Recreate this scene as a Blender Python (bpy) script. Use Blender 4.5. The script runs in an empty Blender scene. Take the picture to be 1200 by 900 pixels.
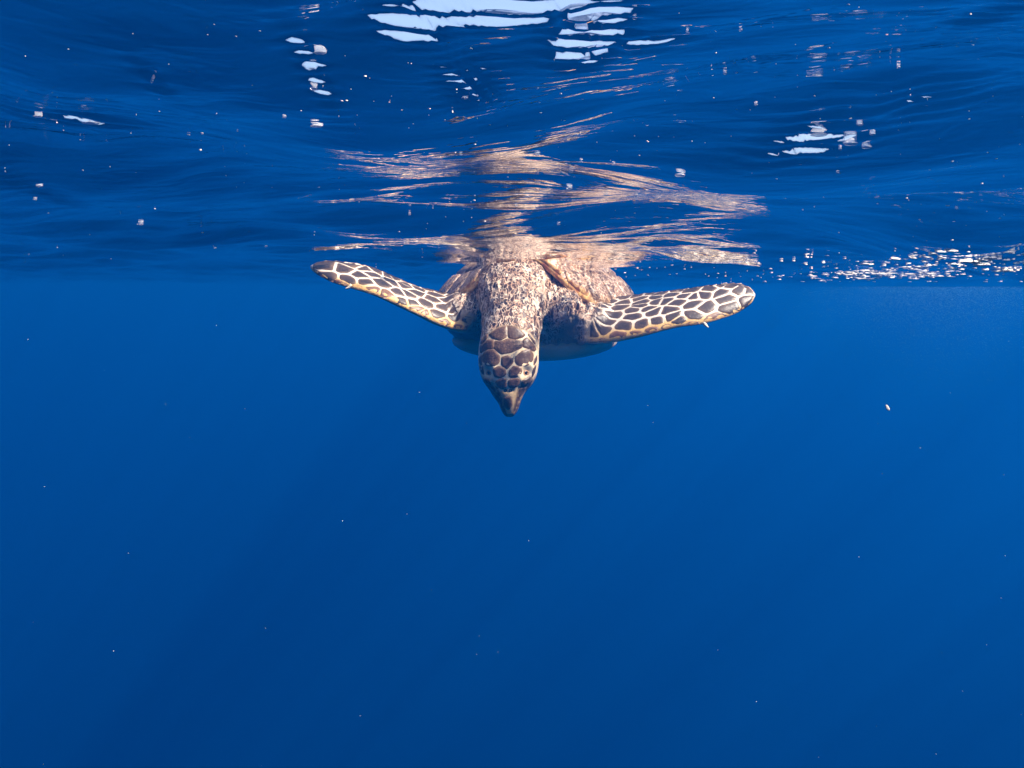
import bpy, bmesh, math, random
import numpy as np
from mathutils import Vector, Matrix, noise
from mathutils.bvhtree import BVHTree

sc = bpy.context.scene
C = sc.collection
random.seed(7)
R = math.radians

# ------------------------------------------------------------------ camera
FPX = 942.0                                   # focal length in pixels of a 1200 px wide frame
PITCH = math.atan(113 / FPX)                  # looking slightly down
ROLL = R(0.38)
fwd = Vector((0, math.cos(PITCH), -math.sin(PITCH)))
up0 = Vector((0, math.sin(PITCH), math.cos(PITCH)))
rt0 = Vector((1, 0, 0))
up = up0 * math.cos(ROLL) - rt0 * math.sin(ROLL)
rt = rt0 * math.cos(ROLL) + up0 * math.sin(ROLL)
cam = bpy.data.cameras.new('camera')
cam.sensor_width = 36.0
cam.lens = 36.0 * FPX / 1200
cam.clip_start = 0.005
cam.clip_end = 500
camo = bpy.data.objects.new('camera', cam)
m = Matrix.Identity(4)
for i in range(3):
    m[i][0] = rt[i]; m[i][1] = up[i]; m[i][2] = -fwd[i]
camo.matrix_world = m
C.objects.link(camo)
sc.camera = camo

# ------------------------------------------------------------------ sky and sun
SUN_DIR = Vector((0.62, -0.20, 0.755)).normalized()      # towards the sun
w = bpy.data.worlds.new('World'); sc.world = w
w.use_nodes = True
nt = w.node_tree; nt.nodes.clear()
sky = nt.nodes.new('ShaderNodeTexSky'); sky.sky_type = 'NISHITA'; sky.sun_disc = False; sky.dust_density = 4.0; sky.ozone_density = 0.5
sky.sun_elevation = math.asin(SUN_DIR.z)
sky.sun_rotation = math.atan2(SUN_DIR.x, SUN_DIR.y)
bgn = nt.nodes.new('ShaderNodeBackground'); bgn.inputs['Strength'].default_value = 0.15
wo = nt.nodes.new('ShaderNodeOutputWorld')
nt.links.new(sky.outputs[0], bgn.inputs[0]); nt.links.new(bgn.outputs[0], wo.inputs[0])
sun = bpy.data.lights.new('sun', 'SUN'); sun.energy = 5.0; sun.angle = R(0.53); sun.color = (1, 0.88, 0.74)
suno = bpy.data.objects.new('sun', sun); C.objects.link(suno)
suno.rotation_euler = (-SUN_DIR).to_track_quat('-Z', 'Y').to_euler()

sc.view_settings.view_transform = 'Standard'
sc.view_settings.look = 'None'
sc.view_settings.exposure = 1.25
sc.view_settings.gamma = 1.0
cy = sc.cycles
cy.use_denoising = True
cy.max_bounces = 7; cy.glossy_bounces = 4; cy.diffuse_bounces = 2; cy.transmission_bounces = 6
cy.volume_bounces = 1; cy.transparent_max_bounces = 24
cy.sample_clamp_indirect = 4.0
cy.use_adaptive_sampling = False

# ------------------------------------------------------------------ helpers
def P(px, py, Y):
    """point at distance Y ahead, seen at pixel px,py of the 1200x900 photograph"""
    d = fwd + rt * ((px - 600) / FPX) + up * ((450 - py) / FPX)
    return d * (Y / d.y)

def to_px(v):
    z = v.dot(fwd)
    return (600 + FPX * v.dot(rt) / z, 450 - FPX * v.dot(up) / z)

def mesh_obj(name, verts, faces, mat, parent=None, smooth=True):
    me = bpy.data.meshes.new(name)
    me.from_pydata([tuple(v) for v in verts], [], faces)
    me.update()
    if smooth:
        me.polygons.foreach_set('use_smooth', [True] * len(me.polygons))
    if mat: me.materials.append(mat)
    o = bpy.data.objects.new(name, me); C.objects.link(o)
    if parent: o.parent = parent
    return o

def tag(o, label=None, cat=None, group=None, kind=None):
    if label: o['label'] = label
    if cat: o['category'] = cat
    if group: o['group'] = group
    if kind: o['kind'] = kind
    return o

class NT:
    def __init__(s, name):
        s.m = bpy.data.materials.new(name); s.m.use_nodes = True
        s.t = s.m.node_tree; s.t.nodes.clear()
        s.out = s.n('OutputMaterial')
    def n(s, kind, **kw):
        nd = s.t.nodes.new('ShaderNode' + kind)
        for k, v in kw.items(): setattr(nd, k, v)
        return nd
    def l(s, a, b): s.t.links.new(a, b)
    def val(s, node, **kw):
        for k, v in kw.items(): node.inputs[k.replace('_', ' ')].default_value = v
        return node
    def coord(s, scale=(1, 1, 1), rot=(0, 0, 0), which='Object'):
        tc = s.n('TexCoord'); mp = s.n('Mapping')
        mp.inputs['Scale'].default_value = scale; mp.inputs['Rotation'].default_value = rot
        s.l(tc.outputs[which], mp.inputs['Vector']); return mp.outputs[0]
    def noise(s, vec, scale, detail=3, rough=0.55, dist=0):
        n = s.n('TexNoise'); s.l(vec, n.inputs['Vector'])
        s.val(n, Scale=scale, Detail=detail, Roughness=rough, Distortion=dist); return n.outputs['Fac']
    def voro(s, vec, scale, feature='F1', rnd=1.0):
        n = s.n('TexVoronoi', feature=feature); s.l(vec, n.inputs['Vector'])
        s.val(n, Scale=scale, Randomness=rnd); return n
    def ramp(s, fac, stops, interp='LINEAR'):
        n = s.n('ValToRGB'); n.color_ramp.interpolation = interp
        e = n.color_ramp.elements
        while len(e) < len(stops): e.new(0.5)
        for i, (p, c) in enumerate(stops):
            e[i].position = p; e[i].color = (*c, 1) if len(c) == 3 else c
        s.l(fac, n.inputs[0]); return n.outputs[0]
    def mix(s, fac, a, b, blend='MIX'):
        n = s.n('Mix', data_type='RGBA', blend_type=blend)
        for sock, v in ((n.inputs[0], fac), (n.inputs[6], a), (n.inputs[7], b)):
            if isinstance(v, (int, float)): sock.default_value = v
            elif isinstance(v, tuple): sock.default_value = (*v, 1)
            else: s.l(v, sock)
        return n.outputs[2]
    def math(s, op, a, b=0.0, clamp=False):
        n = s.n('Math', operation=op, use_clamp=clamp)
        for sock, v in zip(n.inputs, (a, b)):
            if isinstance(v, (int, float)): sock.default_value = v
            else: s.l(v, sock)
        return n.outputs[0]
    def attr(s, name):
        n = s.n('Attribute', attribute_name=name); return n.outputs['Fac']
    def bump(s, h, strength=0.5, dist=0.002, normal=None):
        n = s.n('Bump'); s.l(h, n.inputs['Height'])
        s.val(n, Strength=strength, Distance=dist)
        if normal: s.l(normal, n.inputs['Normal'])
        return n.outputs[0]
    def principled(s, color, rough=0.5, normal=None, **kw):
        b = s.n('BsdfPrincipled')
        if isinstance(color, tuple): b.inputs['Base Color'].default_value = (*color, 1)
        else: s.l(color, b.inputs['Base Color'])
        if isinstance(rough, (int, float)): b.inputs['Roughness'].default_value = rough
        else: s.l(rough, b.inputs['Roughness'])
        if normal: s.l(normal, b.inputs['Normal'])
        for k, v in kw.items(): b.inputs[k.replace('_', ' ')].default_value = v
        s.l(b.outputs[0], s.out.inputs['Surface']); return b

# ------------------------------------------------------------------ water surface height
_rng = np.random.default_rng(7)
WAVES = []
for lam in np.geomspace(0.024, 1.6, 50):
    th = _rng.normal(0, 0.42 if lam < 0.12 else 0.75) + math.pi / 2            # travelling mostly along the view
    slope = 0.027 if lam < 0.12 else 0.034
    if lam > 0.45: slope = 0.024
    WAVES.append((2 * math.pi / lam * math.cos(th), 2 * math.pi / lam * math.sin(th),
                  slope * lam / (2 * math.pi) * 1.41, _rng.uniform(0, 6.28), lam))
PACKETS = []     # (x, y, sx, sy, lambda, amp, angle, phase): short steep ripples

LEVEL = 0.071
def height(x, y):
    x = np.asarray(x, float); y = np.asarray(y, float)
    # slow warp keeps the crests from being straight lines
    wx = x + 0.05 * np.sin(2.1 * y + 1.0) + 0.03 * np.sin(5.3 * x + 3.1 * y)
    wy = y + 0.06 * np.sin(1.7 * x + 0.6) + 0.025 * np.sin(6.1 * x - 2.3 * y + 2.0)
    far = np.sqrt(x * x + y * y)
    h = LEVEL + 0.010 * np.cos(2 * math.pi / 3.3 * (wy - 0.12) + 0.35 * x)
    h = h + 0.009 * np.sin(2.2 * wx + 1.7 * wy + 0.4) + 0.008 * np.sin(-1.3 * wx + 2.9 * wy + 2.2)
    calm = 0.72 + 0.28 * np.sin(1.9 * x - 2.7 * y + 0.5) * np.sin(3.1 * x + 1.3 * y)
    for kx, ky, a, ph, lam in WAVES:
        fade = 1.0 if lam > 0.5 else np.exp(-(far / (lam * 120)) ** 2)
        k = calm if lam < 0.2 else 1.0
        h = h + a * fade * k * np.sin(kx * wx + ky * wy + ph)
    for (cx, cy_, sx, sy, lam, amp, ang, ph) in PACKETS:
        dx, dy = x - cx, y - cy_
        e = np.exp(-(dx / sx) ** 2 - (dy / sy) ** 2)
        u = dx * math.sin(ang) + dy * math.cos(ang)
        v = dx * math.cos(ang) - dy * math.sin(ang)
        h = h + amp * e * np.sin(2 * math.pi / lam * u + ph + 0.9 * np.sin(2 * math.pi * v / (lam * 3.1) + ph))
    return h

LEVEL += 0.061 - float(np.mean(height(np.linspace(-0.25, 0.35, 40), np.full(40, 1.72))))
_TS = np.geomspace(0.05, 60, 260)
def surf_at(px, py):
    """where the sight line through a pixel meets the water surface"""
    d = fwd + rt * ((px - 600) / FPX) + up * ((450 - py) / FPX)
    d.normalize(); ts = _TS
    for _ in range(2):
        above = d.z * ts > height(d.x * ts, d.y * ts)
        i = int(np.argmax(above)) if above.any() else len(ts) - 1
        ts = np.linspace(ts[max(i - 1, 0)], ts[i], 24)
    return d * float(ts[-1])

for (px, py, wx_, wy_, lam, slope, ang) in (
        (590, 4, 105, 22, 0.0095, 1.6, 0.10), (688, 42, 40, 34, 0.0075, 1.9, -0.1),
        (480, 28, 46, 16, 0.008, 1.6, 0.2), (552, 104, 34, 24, 0.0065, 1.9, 0.25),
        (367, 82, 14, 34, 0.009, 1.0, 0.0), (90, 138, 70, 8, 0.012, 1.0, -0.2),
        (960, 158, 60, 14, 0.013, 0.9, 0.1), (1090, 112, 50, 12, 0.011, 0.9, 0.3),
        (1165, 15, 30, 20, 0.010, 0.9, 0.3), (45, 222, 20, 16, 0.010, 1.0, 0.0),
        (770, 46, 40, 10, 0.010, 0.9, 0.0), (178, 92, 10, 14, 0.010, 1.0, 0.0)):
    c = surf_at(px, py)
    s = c.length / FPX
    el = max(0.05, math.asin(c.z / c.length))
    PACKETS.append((c.x, c.y, wx_ * s, min(0.06, wy_ * s / math.sin(el) * 0.8), lam, slope * lam / (2 * math.pi), ang, px * 0.1))

def graded(segs):
    """segs: list of (from, to, step0, step1); returns sample positions"""
    out = [segs[0][0]]
    for a, b, s0, s1 in segs:
        x = a
        while x < b - 1e-9:
            t = (x - a) / (b - a)
            x += s0 * (s1 / s0) ** t
            out.append(min(x, b))
    return np.unique(np.round(out, 6))

xs_p = graded([(0, 0.30, 0.0026, 0.0030), (0.30, 1.2, 0.0030, 0.012), (1.2, 6, 0.012, 0.2), (6, 70, 0.2, 6)])
xs = np.concatenate([-xs_p[::-1][:-1], xs_p])
ys = np.concatenate([-graded([(0, 1.0, 0.01, 0.08), (1.0, 70, 0.15, 8)])[::-1][:-1],
                     graded([(0, 0.14, 0.006, 0.003), (0.14, 0.42, 0.0016, 0.0026), (0.42, 2.4, 0.0026, 0.011), (2.4, 9, 0.010, 0.15), (9, 70, 0.15, 6)])])
XX, YY = np.meshgrid(xs, ys)
ZZ = height(XX, YY)
nx, ny = len(xs), len(ys)
co = np.stack([XX, YY, ZZ], -1).reshape(-1, 3)
idx = np.arange(nx * ny).reshape(ny, nx)
quads = np.stack([idx[:-1, :-1], idx[:-1, 1:], idx[1:, 1:], idx[1:, :-1]], -1).reshape(-1, 4)
me = bpy.data.meshes.new('water_surface')
me.vertices.add(len(co)); me.vertices.foreach_set('co', co.ravel())
me.loops.add(quads.size); me.loops.foreach_set('vertex_index', quads.ravel().astype(np.int32))
me.polygons.add(len(quads)); me.polygons.foreach_set('loop_start', np.arange(0, quads.size, 4, dtype=np.int32))
me.polygons.foreach_set('use_smooth', np.ones(len(quads), bool))
me.update()

# water surface: Fresnel reflection (total inside the critical angle) over clear transmission
t = NT('water_surface')
h = t.noise(t.coord((1, 2.6, 1), (0, 0, 0.12)), 32, 2.0, 0.5, 0.8)
bmp = t.bump(h, 0.7, 0.0014)
fr = t.n('Fresnel'); fr.inputs['IOR'].default_value = 1.333; t.l(bmp, fr.inputs['Normal'])
gl = t.n('BsdfGlossy'); gl.inputs['Roughness'].default_value = 0.01; gl.inputs['Color'].default_value = (1, 1, 1, 1); t.l(bmp, gl.inputs['Normal'])
tr = t.n('BsdfTransparent')
mx = t.n('MixShader'); t.l(fr.outputs[0], mx.inputs[0]); t.l(tr.outputs[0], mx.inputs[1]); t.l(gl.outputs[0], mx.inputs[2])
t.l(mx.outputs[0], t.out.inputs['Surface'])
me.materials.append(t.m)
wso = bpy.data.objects.new('water_surface', me); C.objects.link(wso)
tag(wso, 'rippled underside of the sea surface mirroring the deep blue', 'water', kind='structure')

# the water itself: an even blue scattering medium
t = NT('sea_water')
pv = t.n('VolumePrincipled')
pv.inputs['Color'].default_value = (0.001, 0.131, 0.490, 1)
pv.inputs['Density'].default_value = 0.135
pv.inputs['Anisotropy'].default_value = 0.25
pv.inputs['Density Attribute'].default_value = ''
t.l(pv.outputs[0], t.out.inputs['Volume'])
def box(name, a, b, mat):
    v = [(x, y, z) for x in (a[0], b[0]) for y in (a[1], b[1]) for z in (a[2], b[2])]
    f = [(0, 1, 3, 2), (4, 6, 7, 5), (0, 4, 5, 1), (2, 3, 7, 6), (0, 2, 6, 4), (1, 5, 7, 3)]
    return mesh_obj(name, v, f, mat, smooth=False)
wb = box('haze', (-72, -72, -60), (72, 72, 0.45), t.m)
tag(wb, 'deep blue open sea water filling the whole scene', 'water', kind='stuff')

# ------------------------------------------------------------------ turtle materials
def mat_skin():
    t = NT('turtle_skin')
    flip, edge, neck, belly, beak = (t.attr(a) for a in ('flip', 'edge', 'neck', 'belly', 'beak'))
    head = t.attr('head')
    v = t.coord()
    # neck: pale wrinkled skin set with small dark pebbles, streaked along the neck
    vs = t.coord((1.0, 0.42, 0.34), (0.0, 0.20, 0.0))
    wob = t.noise(v, 60, 3)
    va = t.n('VectorMath', operation='ADD'); t.l(vs, va.inputs[0])
    sc_ = t.n('VectorMath', operation='SCALE'); n3 = t.n('TexNoise'); t.l(v, n3.inputs['Vector']); t.val(n3, Scale=70.0, Detail=2.0)
    t.l(n3.outputs['Color'], sc_.inputs[0]); sc_.inputs['Scale'].default_value = 0.014; t.l(sc_.outputs[0], va.inputs[1])
    vd = t.voro(va.outputs[0], 165, 'DISTANCE_TO_EDGE').outputs['Distance']
    vc = t.voro(va.outputs[0], 165)
    big = t.noise(v, 22, 4, 0.6)
    peb = t.ramp(vd, [(0.03, (0, 0, 0)), (0.16, (1, 1, 1))])
    rnd = t.n('SeparateColor'); t.l(vc.outputs['Color'], rnd.inputs[0])
    darkness = t.math('MULTIPLY', peb, t.ramp(t.math('ADD', t.math('MULTIPLY', rnd.outputs[0], 0.7), t.math('MULTIPLY', big, 0.9)), [(0.38, (0, 0, 0)), (0.54, (1, 1, 1))]))
    pale = t.mix(t.ramp(t.noise(v, 55, 3, 0.6), [(0.38, (0, 0, 0)), (0.62, (1, 1, 1))]), (0.52, 0.31, 0.20), (0.92, 0.75, 0.58))
    dk = t.mix(rnd.outputs[1], (0.026, 0.014, 0.012), (0.11, 0.056, 0.038))
    neckc = t.mix(darkness, pale, dk)
    base = t.mix(t.noise(v, 45, 4), (0.16, 0.085, 0.055), (0.30, 0.19, 0.13))
    # flippers: cream grooves, yellow leading edge, dull underside
    cream = t.mix(t.noise(v, 80, 3), (0.62, 0.52, 0.40), (0.82, 0.75, 0.64))
    yel = t.mix(t.noise(v, 90, 3), (0.50, 0.24, 0.06), (0.78, 0.56, 0.22))
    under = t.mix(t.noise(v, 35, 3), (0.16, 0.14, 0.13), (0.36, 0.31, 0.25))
    fl = t.mix(edge, cream, yel)
    c1 = t.mix(neck, base, neckc)
    c2 = t.mix(flip, c1, fl)
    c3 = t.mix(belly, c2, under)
    bk = t.mix(t.noise(t.coord((1, 1, 0.3)), 60, 3), (0.24, 0.145, 0.06), (0.66, 0.48, 0.25))
    hd = t.mix(t.noise(v, 70, 4), (0.48, 0.34, 0.18), (0.84, 0.72, 0.50))
    c3 = t.mix(head, c3, hd)
    c4 = t.mix(beak, c3, bk)
    c4 = t.mix(t.math('MULTIPLY', t.attr('cheek'), t.ramp(t.noise(v, 75, 3), [(0.36, (0.35, 0.35, 0.35)), (0.52, (1, 1, 1))])), c4, (0.060, 0.034, 0.024))
    hh = t.math('ADD', t.math('MULTIPLY', t.math('MULTIPLY', peb, neck), 0.6), t.math('MULTIPLY', t.math('MULTIPLY', t.noise(v, 260, 3), t.math('SUBTRACT', 1.0, t.math('MULTIPLY', head, 0.6))), 0.5))
    nb = t.bump(hh, 0.9, 0.0022)
    t.principled(c4, 0.38, nb, Specular_IOR_Level=0.35)
    return t.m

def mat_scale(name, a, b, c, streak=0.0):
    t = NT(name)
    v = t.coord()
    oi = t.n('ObjectInfo')
    n1 = t.noise(v, 95, 5, 0.65)
    n2 = t.noise(v, 330, 3, 0.6)
    col = t.mix(t.ramp(n1, [(0.32, (0, 0, 0)), (0.70, (1, 1, 1))]), a, b)
    col = t.mix(t.math('MULTIPLY', t.ramp(n2, [(0.52, (0, 0, 0)), (0.75, (1, 1, 1))]), 0.55), col, c)
    col = t.mix(t.math('MULTIPLY', oi.outputs['Random'], 0.7), col, tuple(min(1, x * 1.9) for x in a))
    col = t.mix(t.math('MULTIPLY', t.math('MULTIPLY', t.attr('margin'), 0.6), t.ramp(n1, [(0.30, (0.25, 0.25, 0.25)), (0.6, (1, 1, 1))])), col, (0.42, 0.24, 0.11))
    nb = t.bump(t.math('ADD', n1, n2), 0.5, 0.0012)
    t.principled(col, 0.34, nb, Specular_IOR_Level=0.4)
    return t.m

def mat_shell():
    t = NT('turtle_shell')
    v = t.coord()
    oi = t.n('ObjectInfo')
    rim = t.attr('rim')
    n1 = t.noise(t.coord((1, 1, 1)), 38, 5, 0.65, 1.2)
    n2 = t.noise(v, 130, 4, 0.6)
    vd = t.voro(v, 95, 'DISTANCE_TO_EDGE').outputs['Distance']
    vein_caustic = t.ramp(vd, [(0.0, (1, 1, 1)), (0.09, (0, 0, 0))])  # pale veins, doubling as sunlit caustic lines painted into the shell colour
    col = t.mix(t.ramp(n1, [(0.35, (0, 0, 0)), (0.62, (1, 1, 1))]), (0.040, 0.021, 0.015), (0.27, 0.15, 0.095))
    col = t.mix(t.math('MULTIPLY', vein_caustic, t.ramp(n1, [(0.36, (0, 0, 0)), (0.55, (1, 1, 1))])), col, (0.84, 0.68, 0.54))
    col = t.mix(t.ramp(n2, [(0.56, (0, 0, 0)), (0.7, (1, 1, 1))]), col, (0.55, 0.36, 0.21))
    amber = t.mix(t.ramp(n1, [(0.40, (0, 0, 0)), (0.60, (1, 1, 1))]), (0.36, 0.12, 0.035), (0.85, 0.55, 0.20))
    col = t.mix(t.math('MULTIPLY', rim, t.ramp(t.noise(v, 9, 2), [(0.42, (0.15, 0.15, 0.15)), (0.56, (1, 1, 1))])), col, amber)
    nb = t.bump(t.math('ADD', t.math('ADD', n1, n2), vd), 0.6, 0.002)
    t.principled(col, 0.33, nb, Specular_IOR_Level=0.4)
    return t.m

M_SKIN = mat_skin()
M_SCALE = mat_scale('flipper_scale', (0.026, 0.018, 0.014), (0.075, 0.048, 0.035), (0.20, 0.14, 0.095))
M_EDGE = mat_scale('edge_scale', (0.075, 0.032, 0.020), (0.20, 0.095, 0.050), (0.50, 0.30, 0.13))
M_HEAD = mat_scale('head_scale', (0.032, 0.017, 0.012), (0.130, 0.070, 0.050), (0.46, 0.30, 0.20))
M_SHELL = mat_shell()
t = NT('plastron'); v_ = t.coord()
t.principled(t.mix(t.noise(v_, 20, 4), (0.50, 0.38, 0.24), (0.68, 0.55, 0.38)), 0.45, t.bump(t.noise(v_, 120, 3), 0.4, 0.002)); M_PLAS = t.m
t = NT('claw'); t.principled((0.72, 0.62, 0.46), 0.35); M_CLAW = t.m
t = NT('eye'); t.principled((0.012, 0.009, 0.008), 0.06); M_EYE = t.m
t = NT('eyelid'); v_ = t.coord()
t.principled(t.mix(t.noise(v_, 200, 3), (0.26, 0.11, 0.055), (0.55, 0.32, 0.15)), 0.4); M_LID = t.m

# ------------------------------------------------------------------ turtle: skin body grown from lofts
def loft(rings, cap=True):
    """rings: list of equally long closed loops of points"""
    n = len(rings[0]); V = [Vector(p) for r in rings for p in r]; F = []
    for i in range(len(rings) - 1):
        for j in range(n):
            k = (j + 1) % n
            F.append((i * n + j, i * n + k, (i + 1) * n + k, (i + 1) * n + j))
    if cap:
        for i, rev in ((0, True), (len(rings) - 1, False)):
            c = sum((Vector(p) for p in rings[i]), Vector()) / n
            V.append(c); ci = len(V) - 1
            for j in range(n):
                k = (j + 1) % n
                F.append((ci, i * n + k, i * n + j) if rev else (ci, i * n + j, i * n + k))
    return V, F

def spline(keys, n):
    """Catmull-Rom through rows of numbers"""
    K = np.array(keys, float); m_ = len(K)
    out = []
    for s in np.linspace(0, m_ - 1, n):
        i = min(int(s), m_ - 2); t_ = s - i
        p0 = K[max(i - 1, 0)]; p1 = K[i]; p2 = K[i + 1]; p3 = K[min(i + 2, m_ - 1)]
        out.append(0.5 * (2 * p1 + (p2 - p0) * t_ + (2 * p0 - 5 * p1 + 4 * p2 - p3) * t_ ** 2 + (3 * p1 - p0 - 3 * p2 + p3) * t_ ** 3))
    return np.array(out)

# shell frame: x to the turtle's left side (picture right), y to its tail, z up
SC = Vector((0.060, 2.03, -0.044)); YAW = R(-8.0)
SA, SB, SH = 0.252, 0.325, 0.150
def shell(x, y, z):
    c, s = math.cos(YAW), math.sin(YAW)
    return SC + Vector((x * c - y * s, x * s + y * c, z))
def rim_pt(phi):
    a = abs(math.cos(phi))
    front = max(0.0, math.cos(phi))
    taper = 1.0 - 0.16 * max(0.0, -math.cos(phi)) ** 1.5
    x = SA * math.sin(phi) * taper
    y = -SB * math.cos(phi) * (1.0 if math.cos(phi) > 0 else 1.08)
    y += 0.030 * math.exp(-(phi / 0.28) ** 2) if abs(phi) < 1.2 else 0.0
    z = 0.112 * front ** 9
    return x, y, z
def carapace_pt(phi, r, off=0.0):
    x, y, z = rim_pt(phi)
    k = max(0.0, 1 - r * r)
    zz = z * r ** 2.4 + SH * k ** 0.72 + off
    flare = 1.0 + 0.0 * r
    return shell(x * r * flare, y * r, zz)

bodyV, bodyF = [], []
def addpart(V, F):
    o = len(bodyV); bodyV.extend(V); bodyF.extend([tuple(i + o for i in f) for f in F])

# torso
rings = []
for t_ in np.linspace(0, 1, 22):
    y = -0.275 + 0.57 * t_
    k = math.sqrt(max(0.0, 1 - (2 * t_ - 1) ** 2)) ** 0.55 * 0.98 + 0.02
    rings.append([shell(0.226 * k * math.cos(a), y, -0.035 + (0.085 if math.sin(a) < 0 else 0.075) * k * math.sin(a)) for a in np.linspace(0, 2 * math.pi, 36, endpoint=False)])
addpart(*loft(rings))

def blob(c, rx, ry, rz, rot=0.0, n=18):
    rr = []
    for th in np.linspace(0.08, math.pi - 0.08, n):
        rr.append([(c + Vector((rx * math.sin(th) * math.cos(a) * math.cos(rot) - rz * math.cos(th) * math.sin(rot), ry * math.sin(th) * math.sin(a), rx * math.sin(th) * math.cos(a) * math.sin(rot) + rz * math.cos(th) * math.cos(rot)))) for a in np.linspace(0, 2 * math.pi, n * 2, endpoint=False)])
    return loft(rr)
# broad chest, shoulders
addpart(*blob(P(636, 374, 1.875), 0.205, 0.125, 0.066, 0.0, 26))
addpart(*blob(P(690, 378, 1.790), 0.070, 0.085, 0.050, 0.1))
addpart(*blob(P(655, 366, 1.800), 0.070, 0.080, 0.055, -0.3))
addpart(*blob(P(656, 360, 1.745), 0.058, 0.060, 0.046, -0.35))
addpart(*blob(P(640, 345, 1.800), 0.055, 0.080, 0.055, -0.4))
addpart(*blob(P(546, 366, 1.800), 0.060, 0.085, 0.048, 0.0))
addpart(*blob(P(572, 356, 1.820), 0.060, 0.085, 0.055, 0.4))

# neck and head: centre px, py, depth Y, half width (m), half depth (m)
keys = [  # px, py, Y, hw, hd
    (610, 306, 1.960, 0.078, 0.070),
    (607, 318, 1.860, 0.094, 0.078),
    (605, 334, 1.770, 0.086, 0.076),
    (602, 354, 1.700, 0.0735, 0.070),
    (600, 376, 1.648, 0.0615, 0.064),
    (598, 396, 1.615, 0.0590, 0.060),
    (596, 414, 1.597, 0.0600, 0.058),
    (596, 430, 1.588, 0.0590, 0.056),
    (596, 446, 1.580, 0.0510, 0.051),
    (596, 459, 1.574, 0.0345, 0.042),
    (597, 470, 1.568, 0.0232, 0.034),
    (597, 480, 1.562, 0.0165, 0.024),
    (597, 487.5, 1.557, 0.0085, 0.012)]
K = spline(keys, 60)
cent = [P(k[0], k[1], k[2]) for k in K]
rings = []
HEADAX = []
for i, k in enumerate(K):
    c = cent[i]; tan = (cent[min(i + 1, 59)] - cent[max(i - 1, 0)]).normalized()
    sx = Vector((1, 0, 0)); sx = (sx - tan * sx.dot(tan)).normalized()
    dz = sx.cross(tan).normalized()
    if dz.y > 0 and dz.z < 0.2: dz = -dz
    if dz.dot(Vector((0, -0.6, 0.6))) < 0: dz = -dz
    HEADAX.append((c, tan, sx, dz))
    headness = min(1, max(0, (k[1] - 385) / 25))
    ring = []
    for a in np.linspace(0, 2 * math.pi, 40, endpoint=False):
        ca, sa = math.cos(a), math.sin(a)
        e = 2.0 + 0.5 * headness
        rr = (abs(ca) ** e + abs(sa) ** e) ** (-1 / e)
        ring.append(c + sx * (k[3] * rr * ca) + dz * (k[4] * rr * sa * (0.92 if sa > 0 else 1.0)))
    rings.append(ring)
addpart(*loft(rings))

# front flippers: leading edge (px,py,Y), trailing edge (px,py,Y), half thickness
FL_R = [((672, 398, 1.735), (700, 340, 1.86), 0.034),
        ((692, 402, 1.700), (724, 347, 1.84), 0.030),
        ((722, 399, 1.672), (748, 345, 1.80), 0.025),
        ((757, 392, 1.655), (775, 342, 1.765), 0.021),
        ((790, 384, 1.650), (803, 338, 1.745), 0.0175),
        ((820, 380, 1.652), (829, 334.5, 1.735), 0.015),
        ((846, 374, 1.662), (850, 331.5, 1.730), 0.013),
        ((866, 366, 1.675), (866, 331.5, 1.728), 0.011),
        ((879, 357, 1.690), (878, 336, 1.724), 0.009),
        ((885, 347, 1.705), (885, 344, 1.710), 0.005)]
FL_L = [((560, 384, 1.770), (560, 345, 1.90), 0.033),
        ((544, 388, 1.720), (540, 348, 1.87), 0.029),
        ((520, 382, 1.690), (518, 343, 1.835), 0.025),
        ((493, 370, 1.672), (493, 337, 1.80), 0.021),
        ((464, 356.5, 1.665), (465, 326, 1.775), 0.018),
        ((436, 344.5, 1.665), (440, 315, 1.760), 0.015),
        ((408, 336.5, 1.672), (414, 308, 1.750), 0.013),
        ((386, 329, 1.685), (391, 305.5, 1.745), 0.011),
        ((371, 321, 1.700), (374, 306.5, 1.740), 0.009),
        ((363, 314, 1.715), (364, 311, 1.722), 0.005)]
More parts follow.
